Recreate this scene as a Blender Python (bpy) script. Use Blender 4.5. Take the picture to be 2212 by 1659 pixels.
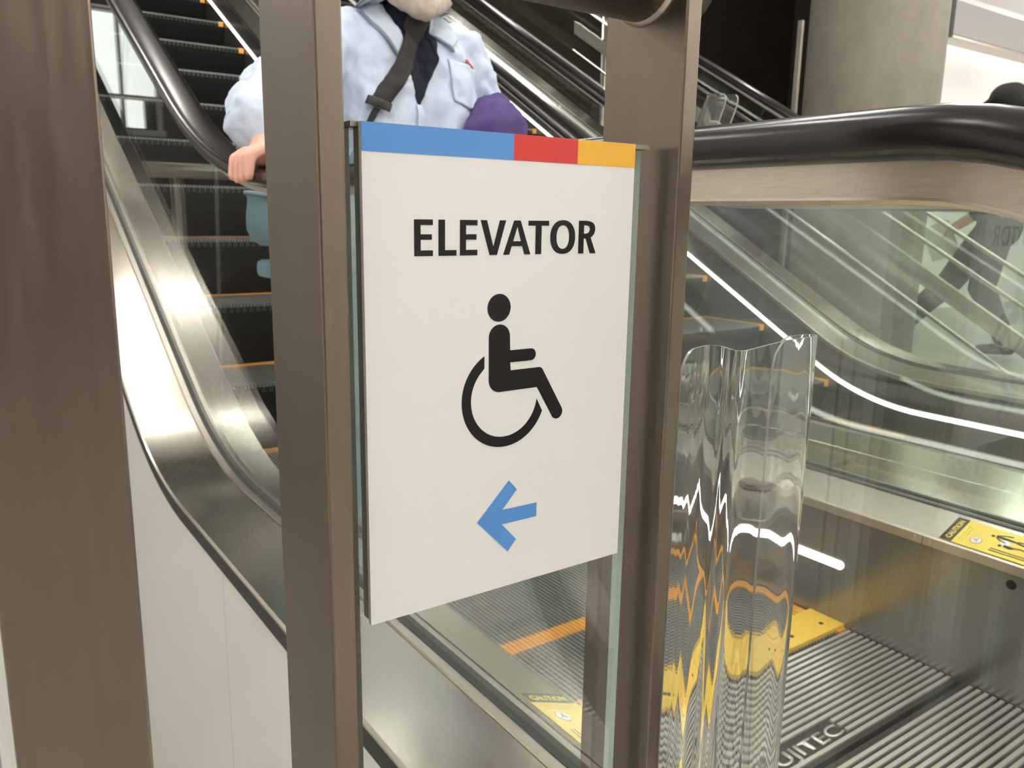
import bpy, bmesh, math, random
from mathutils import Vector, Matrix
from mathutils.bvhtree import BVHTree
random.seed(7)
for o in list(bpy.data.objects): bpy.data.objects.remove(o, do_unlink=True)
S = bpy.context.scene
C = S.collection

# ------------------------------------------------------------------ camera
cam_d = bpy.data.cameras.new('camera'); cam = bpy.data.objects.new('camera', cam_d); C.objects.link(cam)
yaw, pitch, roll = 0.614930, 0.203733, 0.016097
fw = Vector((math.sin(yaw)*math.cos(pitch), math.cos(yaw)*math.cos(pitch), -math.sin(pitch)))
r0 = Vector((math.cos(yaw), -math.sin(yaw), 0)); u0 = r0.cross(fw)
rr = r0*math.cos(roll)+u0*math.sin(roll); uu = -r0*math.sin(roll)+u0*math.cos(roll)
M = Matrix((rr, uu, -fw)).transposed().to_4x4(); M.translation = Vector((0, 0, 1.0))
cam.matrix_world = M
cam_d.sensor_fit = 'HORIZONTAL'; cam_d.sensor_width = 36; cam_d.lens = 1764.34*36/2212
cam_d.clip_start = 0.02; cam_d.clip_end = 100
cam_d.dof.use_dof = True; cam_d.dof.focus_distance = 0.5; cam_d.dof.aperture_fstop = 24
S.camera = cam

# ------------------------------------------------------------------ world, exposure
w = bpy.data.worlds.new('world'); S.world = w; w.use_nodes = True
w.node_tree.nodes['Background'].inputs[0].default_value = (0.95, 0.97, 1.0, 1)
w.node_tree.nodes['Background'].inputs[1].default_value = 0.10
S.view_settings.view_transform = 'Standard'; S.view_settings.look = 'None'
S.view_settings.gamma = 1; S.view_settings.use_curve_mapping = False
S.view_settings.exposure = 0.42
S.cycles.max_bounces = 20; S.cycles.transmission_bounces = 16; S.cycles.transparent_max_bounces = 32; S.cycles.glossy_bounces = 8
LAMP = 26.0          # ceiling tube brightness

# ------------------------------------------------------------------ materials
MT = {}
def mat(name, col=(.8,.8,.8), rough=.5, metal=0., emit=None, es=1., spec=.5, noise=None, bump=None, coat=0., stretch=(1,1,1), scale=20, rvar=0.):
    """principled material; noise=(amount) varies colour, stretch makes brushed grain"""
    m = bpy.data.materials.new(name); m.use_nodes = True; nt = m.node_tree; b = nt.nodes['Principled BSDF']
    b.inputs['Base Color'].default_value = (*col, 1); b.inputs['Roughness'].default_value = rough
    b.inputs['Metallic'].default_value = metal; b.inputs['Specular IOR Level'].default_value = spec
    b.inputs['Coat Weight'].default_value = coat
    if emit: b.inputs['Emission Color'].default_value = (*emit, 1); b.inputs['Emission Strength'].default_value = es
    if noise or bump or rvar:
        tc = nt.nodes.new('ShaderNodeTexCoord'); mp = nt.nodes.new('ShaderNodeMapping'); mp.inputs['Scale'].default_value = stretch
        nz = nt.nodes.new('ShaderNodeTexNoise'); nz.inputs['Scale'].default_value = scale; nz.inputs['Detail'].default_value = 6
        nt.links.new(tc.outputs['Object'], mp.inputs[0]); nt.links.new(mp.outputs[0], nz.inputs['Vector'])
        if noise:
            n2 = nt.nodes.new('ShaderNodeTexNoise'); n2.inputs['Scale'].default_value = 9; n2.inputs['Detail'].default_value = 4
            nt.links.new(tc.outputs['Object'], n2.inputs['Vector'])
            ad = nt.nodes.new('ShaderNodeMath'); ad.operation = 'ADD'
            nt.links.new(nz.outputs[0], ad.inputs[0]); nt.links.new(n2.outputs[0], ad.inputs[1])
            mr = nt.nodes.new('ShaderNodeMapRange'); mr.inputs[1].default_value = .6; mr.inputs[2].default_value = 1.4
            mr.inputs[3].default_value = 1-noise; mr.inputs[4].default_value = 1+noise
            nt.links.new(ad.outputs[0], mr.inputs[0])
            mx = nt.nodes.new('ShaderNodeVectorMath'); mx.operation = 'SCALE'; mx.inputs[0].default_value = col
            nt.links.new(mr.outputs[0], mx.inputs['Scale']); nt.links.new(mx.outputs[0], b.inputs['Base Color'])
        if rvar:
            m2 = nt.nodes.new('ShaderNodeMapRange'); m2.inputs[1].default_value = .3; m2.inputs[2].default_value = .7
            m2.inputs[3].default_value = max(.02, rough-rvar); m2.inputs[4].default_value = rough+rvar
            nt.links.new(nz.outputs[0], m2.inputs[0]); nt.links.new(m2.outputs[0], b.inputs['Roughness'])
        if bump:
            bp = nt.nodes.new('ShaderNodeBump'); bp.inputs['Strength'].default_value = bump; bp.inputs['Distance'].default_value = .002
            nt.links.new(nz.outputs[0], bp.inputs['Height']); nt.links.new(bp.outputs[0], b.inputs['Normal'])
    MT[name] = m; return m
def pane_mat(name, tint, f0=.05, refl=1.0):
    """clear flat sheet glass: straight-through tint plus mirror reflection growing towards grazing view"""
    m = bpy.data.materials.new(name); m.use_nodes = True; nt = m.node_tree
    for n in list(nt.nodes): nt.nodes.remove(n)
    out = nt.nodes.new('ShaderNodeOutputMaterial'); tr = nt.nodes.new('ShaderNodeBsdfTransparent'); gl = nt.nodes.new('ShaderNodeBsdfGlossy')
    tr.inputs[0].default_value = (*tint, 1); gl.inputs['Roughness'].default_value = 0.0; gl.inputs[0].default_value = (1,1,1,1)
    lw = nt.nodes.new('ShaderNodeLayerWeight'); lw.inputs['Blend'].default_value = .5
    pw = nt.nodes.new('ShaderNodeMath'); pw.operation = 'POWER'; pw.inputs[1].default_value = 5
    ma = nt.nodes.new('ShaderNodeMath'); ma.operation = 'MULTIPLY_ADD'; ma.inputs[1].default_value = (.9-f0)*refl; ma.inputs[2].default_value = f0
    mx = nt.nodes.new('ShaderNodeMixShader')
    nt.links.new(lw.outputs['Facing'], pw.inputs[0]); nt.links.new(pw.outputs[0], ma.inputs[0]); nt.links.new(ma.outputs[0], mx.inputs[0])
    nt.links.new(tr.outputs[0], mx.inputs[1]); nt.links.new(gl.outputs[0], mx.inputs[2]); nt.links.new(mx.outputs[0], out.inputs[0])
    MT[name] = m; return m
def acryl_mat(name):
    m = bpy.data.materials.new(name); m.use_nodes = True; nt = m.node_tree
    for n in list(nt.nodes): nt.nodes.remove(n)
    out = nt.nodes.new('ShaderNodeOutputMaterial'); g = nt.nodes.new('ShaderNodeBsdfGlass'); g.inputs['IOR'].default_value = 1.49
    g.inputs['Roughness'].default_value = 0.0; g.inputs[0].default_value = (.985,.985,.98,1)
    nt.links.new(g.outputs[0], out.inputs[0]); MT[name] = m; return m

mat('post_steel', (.245,.203,.166), .34, 1., noise=.06, scale=30, stretch=(8,8,.6), rvar=.03)
mat('band_steel', (.66,.60,.52), .36, 1., noise=.14, scale=60, stretch=(4,.8,9), rvar=.06)
mat('deck_steel', (.72,.67,.59), .19, 1., noise=.02, scale=80, stretch=(6,.2,6), rvar=.04)
mat('ledge_steel', (.72,.67,.61), .27, 1., noise=.02, scale=40, stretch=(6,.2,6))
mat('trim_steel', (.60,.55,.49), .35, 1., noise=.05, scale=60)
mat('skirt_metal', (.26,.255,.245), .25, .75)
mat('handrail_rubber', (.012,.010,.010), .22, 0., spec=.7, coat=0.)
mat('gasket_dark', (.035,.037,.033), .5)
mat('cladding_white', (.84,.82,.77), .35, 0., spec=.3)
mat('tread_metal', (.30,.30,.285), .42, .6, noise=.15, scale=30)
mat('riser_black', (.012,.013,.013), .6, spec=.15)
mat('demarcation_orange', (.90,.40,.055), .45)
mat('comb_yellow', (.95,.60,.06), .38)
mat('plate_rib', (.78,.73,.68), .36, .7, noise=.08, scale=25)
mat('plate_groove', (.035,.032,.030), .6)
mat('led_white', (1,1,1), .4, emit=(1.,.97,.90), es=4.0)
mat('sticker_yellow', (.96,.74,.12), .25)
mat('sticker_black', (.03,.025,.02), .35)
mat('sticker_white', (.9,.88,.84), .3)
mat('sticker_red', (.7,.08,.05), .35)
mat('sticker_line', (.62,.47,.06), .35)
mat('sign_white', (.86,.845,.825), .32, spec=.35)
mat('sign_blue', (.105,.29,.67), .35, spec=.35)
mat('sign_red', (.66,.052,.045), .35, spec=.35)
mat('sign_yellow', (.85,.46,.05), .35, spec=.35)
mat('sign_black', (.010,.009,.009), .35, spec=.3)
mat('holder_metal', (.30,.265,.215), .3, .85)
mat('screw', (.75,.72,.68), .25, 1.)
mat('hole_black', (.006,.006,.006), .8)
mat('glass_edge', (.52,.62,.55), .12, .1, spec=.8)
mat('concrete', (.22,.195,.155), .7, noise=.16, scale=5, stretch=(1,1,.35), bump=.15)
mat('wall_white', (.86,.84,.81), .6)
mat('wall_warm', (.085,.068,.056), .55, noise=.08, scale=2)
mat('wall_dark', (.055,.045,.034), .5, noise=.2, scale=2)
mat('panel_dark', (.085,.065,.048), .45)
mat('panel_grey', (.42,.40,.385), .6)
mat('ceiling_white', (.80,.78,.75), .7)
mat('floor_tile', (.42,.40,.37), .30, noise=.08, scale=3)
mat('floor_hall', (.40,.39,.36), .28, noise=.06, scale=3)
mat('lamp_house', (.75,.75,.75), .5)
mat('lamp_tube', (1,1,1), .4, emit=(1.,.975,.93), es=LAMP)
mat('lamp_soft', (1,1,1), .4, emit=(1.,.96,.90), es=13.0)
mat('lamp_far_fill', (1,1,1), .4, emit=(1.,.93,.82), es=110.0)  # strong emission for the added lamps that lift the far wall
mat('lit_white', (.9,.9,.9), .5, emit=(.93,1.,.93), es=1.6)
mat('shirt', (.60,.68,.82), .85, noise=.06, scale=8, bump=.25, stretch=(1,1,.5))
mat('shirt_collar', (.55,.62,.72), .85)
mat('shirt_seam', (.20,.24,.32), .85)
mat('tee', (.012,.014,.035), .9)
mat('strap', (.016,.013,.012), .7)
mat('jacket', (.075,.045,.17), .9, noise=.15, scale=10, bump=.3)
mat('jacket_in', (.008,.008,.014), .9)
mat('jeans', (.33,.45,.55), .85, noise=.12, scale=14)
mat('bag_blue', (.21,.34,.41), .55)
mat('skin', (.78,.42,.31), .5, noise=.08, scale=30)
mat('skin_b', (.50,.27,.20), .5)
mat('beard', (.62,.54,.46), .9, noise=.25, scale=60)
mat('cloth_dark', (.020,.022,.026), .85)
mat('cloth_mid', (.055,.05,.055), .85)
mat('cap_black', (.015,.014,.014), .8)
mat('shoe', (.03,.027,.025), .5)
mat('paper', (.8,.78,.68), .7)
pane_mat('pane_clear', (.945,.962,.950), .045, .6)
pane_mat('pane_green', (.935,.962,.942), .06, .8)
pane_mat('panel_glass', (.945,.962,.950), .085, .8)
acryl_mat('acrylic')
mat('acrylic_edge', (.42,.42,.40), .2, spec=.7)

# ------------------------------------------------------------------ mesh helpers
def link(o, parent=None):
    C.objects.link(o)
    if parent is not None: o.parent = parent
    return o
def mesh(name, V, F, m, parent=None, smooth=False, mats=None, fm=None):
    me = bpy.data.meshes.new(name); me.from_pydata([tuple(v) for v in V], [], F); me.update()
    for k in ([m] if mats is None else mats): me.materials.append(MT[k])
    if fm: me.polygons.foreach_set('material_index', fm)
    if smooth: me.polygons.foreach_set('use_smooth', [True]*len(me.polygons))
    return link(bpy.data.objects.new(name, me), parent)
def inst(name, me, parent=None, loc=(0,0,0)):
    o = bpy.data.objects.new(name, me); o.location = loc; return link(o, parent)
def from_bm(name, bm, m, parent=None, smooth=False):
    bmesh.ops.recalc_face_normals(bm, faces=bm.faces)
    me = bpy.data.meshes.new(name); bm.to_mesh(me); bm.free(); me.materials.append(MT[m])
    if smooth: me.polygons.foreach_set('use_smooth', [True]*len(me.polygons))
    return link(bpy.data.objects.new(name, me), parent)
def tag(o, label, cat, group=None, kind=None):
    if label: o['label'] = label
    if cat: o['category'] = cat
    if group: o['group'] = group
    if kind: o['kind'] = kind
    return o
def struct(o, label=None, cat=None):
    o['kind'] = 'structure'
    if label: o['label'] = label
    if cat: o['category'] = cat
    return o
def empty(name, loc=(0,0,0)):
    o = bpy.data.objects.new(name, None); o.location = loc; o.empty_display_size = .1; return link(o)
BF = [(0,3,2,1),(4,5,6,7),(0,1,5,4),(1,2,6,5),(2,3,7,6),(3,0,4,7)]
def bv(x0,x1,y0,y1,z0,z1): return [(x0,y0,z0),(x1,y0,z0),(x1,y1,z0),(x0,y1,z0),(x0,y0,z1),(x1,y0,z1),(x1,y1,z1),(x0,y1,z1)]
def box(name, x0,x1,y0,y1,z0,z1, m, parent=None, bevel=0., seg=2):
    if not bevel: return mesh(name, bv(x0,x1,y0,y1,z0,z1), BF, m, parent)
    bm = bmesh.new(); vs = [bm.verts.new(v) for v in bv(x0,x1,y0,y1,z0,z1)]
    for f in BF: bm.faces.new([vs[i] for i in f])
    bmesh.ops.bevel(bm, geom=bm.edges[:], offset=bevel, segments=seg, affect='EDGES', profile=.5)
    return from_bm(name, bm, m, parent)
def boxes(name, L, m, parent=None):
    V=[];F=[]
    for b in L:
        n=len(V); V+=bv(*b); F+=[tuple(i+n for i in f) for f in BF]
    return mesh(name, V, F, m, parent)
def loft(name, rings, m, parent=None, caps=True, smooth=True, closed=True):
    V=[];F=[];n=len(rings[0])
    for r in rings: V+=list(r)
    for i in range(len(rings)-1):
        for j in range(n if closed else n-1):
            a=i*n+j; b=i*n+(j+1)%n; F.append((a,b,b+n,a+n))
    if caps and closed: F.append(tuple(range(n-1,-1,-1))); F.append(tuple(range((len(rings)-1)*n, len(rings)*n)))
    o = mesh(name, V, F, m, parent, smooth)
    bm=bmesh.new(); bm.from_mesh(o.data); bmesh.ops.recalc_face_normals(bm, faces=bm.faces); bm.to_mesh(o.data); bm.free()
    if smooth and caps: 
        for p in o.data.polygons:
            if len(p.vertices)>4: p.use_smooth=False
    return o
def tube(name, pts, r, m, parent=None, n=12, closed=False):
    pts=[Vector(p) for p in pts]; rings=[]; up=Vector((0,0,1)); prev=None
    for i,p in enumerate(pts):
        t=(pts[min(i+1,len(pts)-1)]-pts[max(i-1,0)]).normalized()
        a = prev if prev is not None else (up if abs(t.z)<.9 else Vector((1,0,0)))
        s=t.cross(a).normalized(); b=s.cross(t).normalized(); prev=b
        rad = r[i] if isinstance(r,(list,tuple)) else r
        rings.append([p+s*math.cos(2*math.pi*k/n)*rad+b*math.sin(2*math.pi*k/n)*rad for k in range(n)])
    return loft(name, rings, m, parent)
def poly(name, pts, m, parent=None, frame=None, th=.0004, holes=()):
    """flat lettering or marks: outline (u,v) in metres, given a frame (origin, u axis, v axis, normal)"""
    O,U,Vv,N=frame
    bm=bmesh.new(); edges=[]
    for loop in [pts]+list(holes):
        vs=[bm.verts.new(O+U*a+Vv*b) for a,b in loop]
        edges+=[bm.edges.new((vs[i],vs[(i+1)%len(vs)])) for i in range(len(vs))]
    bmesh.ops.triangle_fill(bm, use_beauty=True, use_dissolve=False, edges=edges, normal=N)
    g=bmesh.ops.extrude_face_region(bm, geom=bm.faces[:])
    bmesh.ops.translate(bm, vec=N*th, verts=[e for e in g['geom'] if isinstance(e,bmesh.types.BMVert)])
    return from_bm(name, bm, m, parent)
def arc(cx,cy,r,a0,a1,n=16): return [(cx+r*math.cos(math.radians(a0+(a1-a0)*i/n)), cy+r*math.sin(math.radians(a0+(a1-a0)*i/n))) for i in range(n+1)]
def stroke(pts, wd):
    """outline of a polyline of even width (2D)"""
    L=[];R=[]
    for i,p in enumerate(pts):
        a=Vector(pts[max(i-1,0)]); b=Vector(pts[min(i+1,len(pts)-1)]); t=(b-a).normalized(); n=Vector((-t.y,t.x))*wd/2
        L.append((p[0]+n.x,p[1]+n.y)); R.append((p[0]-n.x,p[1]-n.y))
    return L+R[::-1]
def text(name, body, size, m, parent, frame, bold=0., th=.0004, sx=1., shear=0., width=None):
    cu=bpy.data.curves.new(name,'FONT'); cu.body=body; cu.size=size; cu.offset=bold; cu.resolution_u=4; cu.shear=shear
    to=bpy.data.objects.new('tmp',cu); C.objects.link(to); dg=bpy.context.evaluated_depsgraph_get()
    me=bpy.data.meshes.new_from_object(to.evaluated_get(dg)); bpy.data.objects.remove(to, do_unlink=True)
    bm=bmesh.new(); bm.from_mesh(me); bpy.data.meshes.remove(me)
    O,U,Vv,N=frame
    xs=[v.co.x for v in bm.verts]; x0=min(xs)
    if width: sx=width/(max(xs)-x0)
    for v in bm.verts: v.co=O+U*((v.co.x-x0)*sx)+Vv*v.co.y
    bmesh.ops.remove_doubles(bm, verts=bm.verts, dist=1e-6)
    g=bmesh.ops.extrude_face_region(bm, geom=bm.faces[:])
    bmesh.ops.translate(bm, vec=N*th, verts=[e for e in g['geom'] if isinstance(e,bmesh.types.BMVert)])
    return from_bm(name, bm, m, parent)

# ------------------------------------------------------------------ the setting
V3=Vector
# landing floor on this side (camera stands on it), hall floor, lower floor left of the escalator
def slab(name, x0,x1,y0,y1,z0,z1,m): return struct(box(name,x0,x1,y0,y1,z0,z1,m))
fl=slab('floor', -4,.655,-5,.60,-.12,0,'floor_tile')
slab('floor_lower', -4,.50,.60,9.5,-1.75,-1.65,'floor_tile')
slab('floor_landing', .655,4.0,-5,-.75,-.12,0,'floor_tile')
slab('floor_hall', 3.92,12.5,-5,9.5,-.12,0,'floor_hall')
slab('wall_back', -4.1,1.8,-5.15,-5,-.12,3.5,'wall_warm')  # unseen back wall, this half dark so the left post mirrors dark
slab('wall_back_bright', 1.8,12.6,-5.15,-5,-.12,3.5,'wall_white')  # unseen back wall, this half white to brighten reflections in the sign posts
slab('wall_left', -4.15,-4,-5,9.5,-1.75,3.5,'wall_white')
slab('wall_right', 12.5,12.65,-5,5.0,-.12,3.5,'wall_white')
slab('wall_hall', 7.15,12.5,5.0,5.15,-.12,3.5,'wall_white')
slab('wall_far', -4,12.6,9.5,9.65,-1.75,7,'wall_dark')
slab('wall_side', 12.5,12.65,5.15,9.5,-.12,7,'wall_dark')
slab('ceiling', -4.1,12.6,-5.1,3.1,3.4,3.5,'ceiling_white')
slab('ceiling_left', -4.1,1.5,3.1,5.1,3.4,3.5,'ceiling_white')
slab('corner_fill_ceiling', -4.1,-1.2,5.1,9.5,3.4,3.5,'ceiling_white')  # unseen ceiling piece added with the white corner slab and its lamp
slab('deck_fill_ceiling', 3.95,4.8,5.2,7.6,3.4,3.5,'ceiling_white')  # unseen ceiling piece added to mirror brightly in the farther escalator's deck
slab('ceiling_hall', 4.3,12.6,3.1,5.1,3.4,3.5,'ceiling_white')
slab('corner_fill_wall', -4,-2.4,9.38,9.5,-1.65,3.4,'wall_white')  # white slab added out of view, lightens the reflection in the left sign post
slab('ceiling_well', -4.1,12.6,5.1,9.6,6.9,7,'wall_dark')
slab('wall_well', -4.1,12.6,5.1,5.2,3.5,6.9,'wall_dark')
# dark panelling on the far wall and a slim pale door frame beside the column
far=bpy.data.objects['wall_far']
for (a,b,z0,z1) in ((8.0,9.6,.1,1.55),(9.75,11.2,.1,1.75),(8.0,11.2,2.05,2.9)):
    box('panel', a,b,9.44,9.5,z0,z1,'panel_dark',far,.01)
struct(box('trim_1', 6.765,6.80,5.05,5.10,0,2.80,'concrete',None,.006))
# bulkhead under the ceiling
bh=empty('bulkhead',(7.4,4.0,2.5)); tag(bh,'grey ceiling bulkhead box with black end strip above the white wall','bulkhead')
def lbox(name,x0,x1,y0,y1,z0,z1,m,p,bevel=0.):
    o=box(name,x0,x1,y0,y1,z0,z1,m,None,bevel); o.parent=p; o.matrix_parent_inverse=Matrix.Translation(-p.location); return o
lbox('fascia',7.43,12.4,4.0,4.22,2.60,2.88,'panel_grey',bh,.006)
lbox('end_strip',7.38,7.43,3.99,4.22,2.57,2.88,'gasket_dark',bh)
lbox('shadow_rail',7.43,12.4,4.01,4.20,2.58,2.60,'trim_steel',bh)
# lit display window far behind at left
lw=empty('display_window',(-.7,9.2,1.6)); tag(lw,'brightly lit white display window with grey mullions at the far end','window')
for x0,x1 in ((-.92,-.62),(-.58,-.36)): lbox('pane',x0,x1,9.40,9.43,2.14,2.90,'lit_white',lw)
for x0,x1 in ((-.80,-.62),(-.58,-.44)): lbox('pane',x0,x1,9.40,9.43,1.82,2.09,'lit_white',lw)
for x in (-.95,-.60,-.33): lbox('mullion',x-.018,x+.018,9.36,9.45,1.75,2.95,'panel_grey',lw)
lbox('transom',-.97,-.31,9.35,9.45,2.095,2.135,'panel_grey',lw,.005)
lbox('head_frame',-.97,-.31,9.35,9.45,2.91,2.96,'panel_grey',lw,.005); lbox('sill',-.99,-.29,9.33,9.45,1.74,1.80,'panel_grey',lw,.005)
# white strip of wall seen left of the big post, and a tubular barrier on the left
br=empty('barrier_rail',(-.6,4.0,-1.65)); tag(br,'tubular steel barrier rail left of the escalator on the lower floor','railing')
t=tube('rail',[(-1.6,4.0,1.175),(.33,4.0,1.175)],.035,'trim_steel'); t.parent=br; t.matrix_parent_inverse=Matrix.Translation(-br.location)
for x in (-1.5,.2):
    t=tube('post',[(x,4.0,-1.65),(x,4.0,1.16)],.022,'trim_steel'); t.parent=br; t.matrix_parent_inverse=Matrix.Translation(-br.location)

# ceiling tube lamps
def lamp(x,y,lab,rz=0,z=3.4,tm='lamp_tube'):
    e=empty('ceiling_lamp',(x,y,z)); e.rotation_euler=(0,0,rz); tag(e,lab,'lamp','linear ceiling lamps')
    o=box('housing',-.62,.62,-.07,.07,-.06,0,'lamp_house',e,.008)
    for s in (-.032,.032):
        tube('tube',[(-.59,s,-.085),(.59,s,-.085)],.022,tm,e,10)
for i,x in enumerate((-2.6,-.4,1.8,4.0,6.2,8.4,10.6)):
    for j,y in enumerate((-3.8,-1.9,0.0,2.0,4.1)):
        if y>4 and .5<x<5: continue
        lamp(x,y,'white linear lamp with two tubes on the ceiling of the hall')

for x,y in ((.98,2.55),(.98,3.45)): lamp(x,y,'white linear lamp running lengthwise above the escalators',math.pi/2,3.4,'lamp_soft')
lamp(4.2,6.1,'white linear lamp added to light the deck of the farther escalator',math.pi/2)  # added unseen lamp, makes the pale band mirrored in the far deck
lamp(-2.7,7.2,'white linear lamp added to brighten the far left corner')  # added unseen lamp, brightens the corner slab mirrored in the sign post
for x in (3.0,7.5): lamp(x,7.6,'strong warm fill lamp added high above the upper landing',0,6.9,'lamp_far_fill')  # added unseen fill lamps, keep the far wall from going black

# concrete column
def column(cx,cy,r,z0,z1):
    n=56; rings=[]
    for z in (z0,z0+.02,1.2,1.21,1.22,2.4,2.41,2.42,z1):
        rad=r-.006 if z in (1.21,2.41) else r
        rings.append([(cx+rad*math.cos(2*math.pi*k/n),cy+rad*math.sin(2*math.pi*k/n),z) for k in range(n)])
    return loft('concrete_column',rings,'concrete')
tag(column(5.20,3.30,.422,0,3.4),'round bare concrete column behind the escalator handrail','column')

# ------------------------------------------------------------------ escalators
TH=math.radians(29.0); TT=math.tan(TH)
def prof(y,y0,r):
    ye=y0+r*math.sin(TH)
    if y<=y0: return 0.
    if y<ye: return r-math.sqrt(r*r-(y-y0)**2)
    return r*(1-math.cos(TH))+(y-ye)*TT
def p(y): return prof(y,1.85,1.15)         # step band and decks
def ph(y): return prof(y,1.52,1.6)         # handrail
def ys(a,b):
    L=[a]; y=a
    while y<b-1e-6:
        st=.06 if 1.3<y<2.7 else .2
        y=min(b,y+st); L.append(y)
    return L
def soft(o):
    """smooth along the run, crisp across the section"""
    o.data.polygons.foreach_set('use_smooth',[True]*len(o.data.polygons)); o.data.set_sharp_from_angle(angle=math.radians(17)); return o
def sweep(name, prof2, a, b, m, parent, smooth=False, f=p, zb=None):
    """closed (x,z) section swept along the escalator, following its rise; zb keeps listed points at a fixed height"""
    rings=[[ (x, y, (z+f(y)) if not (zb and i in zb) else z) for i,(x,z) in enumerate(prof2)] for y in ys(a,b)]
    return soft(loft(name, rings, m, parent, smooth=smooth))
TOP=8.2
PITCH=.41
def hr_path(y1=TOP, zc=1.059, r=.30, yc=.315):
    P=[]
    for y in reversed(ys(yc,y1)): P.append((y,zc+ph(y)))
    for i in range(1,36):
        a=math.radians(90+i*5); P.append((yc+r*math.cos(a), zc-r+r*math.sin(a)))
    P.append((yc+.05, zc-2*r)); return P
def path_sweep(name, sec, P, X, m, parent, smooth=True):
    """section (a along X, b along the path normal, up on the level run) swept along a path in the YZ plane"""
    rings=[]
    for i,q in enumerate(P):
        a=Vector(P[max(i-1,0)]); b=Vector(P[min(i+1,len(P)-1)]); t=(b-a).normalized(); n=Vector((t.y,-t.x))
        if i==0: pass
        rings.append([(X+sa, q[0]+n.x*sb, q[1]+n.y*sb) for sa,sb in sec])
    o=loft(name, rings, m, parent, smooth=smooth)
    return o if smooth else soft(o)
HRSEC=[]
for k in range(20):
    a=2*math.pi*k/20; c,s=math.cos(a),math.sin(a)
    HRSEC.append((.042*math.copysign(abs(c)**.55,c), .0185*math.copysign(abs(s)**.6,s)))

def make_tread_mesh(w):
    V=[];F=[];fm=[]
    def add(b,mi):
        n=len(V); V.extend(bv(*b)); F.extend([tuple(i+n for i in f) for f in BF]); fm.extend([mi]*6)
    add((0,w,0,PITCH-.004,-.03,-.010),1)
    n=int((w-.06)/.0125); off=(w-n*.0125)/2
    for i in range(n): add((off+i*.0125+.003,off+i*.0125+.0095,0,PITCH-.052,-.010,0),0)
    me=bpy.data.meshes.new('tread'); me.from_pydata(V,[],F); me.materials.append(MT['tread_metal']); me.materials.append(MT['plate_groove'])
    me.polygons.foreach_set('material_index',fm); me.update(); return me
def make_mark_mesh(w):
    V=[];F=[]
    def add(b): 
        n=len(V); V.extend(bv(*b)); F.extend([tuple(i+n for i in f) for f in BF])
    n=int((w-.06)/.0125); off=(w-n*.0125)/2
    for i in range(n): add((off+i*.0125+.0025,off+i*.0125+.0105,PITCH-.052,PITCH-.002,-.010,.0006))
    add((off,w-off,PITCH-.050,PITCH-.004,-.010,-.002))
    for x0,x1 in ((0,off-.001),(w-off+.001,w)):
        add((x0,x1,0,PITCH-.004,-.010,.0012)); add((x0,x1,-.004,0,-.03,.0012))
    me=bpy.data.meshes.new('demarcation'); me.from_pydata(V,[],F); me.materials.append(MT['demarcation_orange']); me.update(); return me
def make_riser_mesh(w):
    rings=[]
    for x in (0,w):
        rings.append([(x,y,z) for y,z in ((0.,-.012),(.006,-.06),(.02,-.12),(.045,-.18),(.08,-.25),(.10,-.25),(.065,-.18),(.04,-.12),(.022,-.06),(.016,-.03))])
    o=loft('riser_tmp',rings,'riser_black',smooth=False); me=o.data; bpy.data.objects.remove(o,do_unlink=True); me.name='riser'
    # cleats on the riser
    bm=bmesh.new(); bm.from_mesh(me); n=int(w/.025)
    for i in range(n):
        x=i*.025+.01; pts=((0.-.003,-.012),(.003,-.06),(.017,-.12),(.042,-.18),(.077,-.25))
        vs=[]
        for y,z in pts: vs.append((bm.verts.new((x,y,z)),bm.verts.new((x+.009,y,z))))
        for k in range(len(vs)-1): bm.faces.new((vs[k][0],vs[k][1],vs[k+1][1],vs[k+1][0]))
    bm.to_mesh(me); bm.free(); return me
WST=1.08
TREAD=make_tread_mesh(WST); MARK=make_mark_mesh(WST); RISER=make_riser_mesh(WST)

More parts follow.
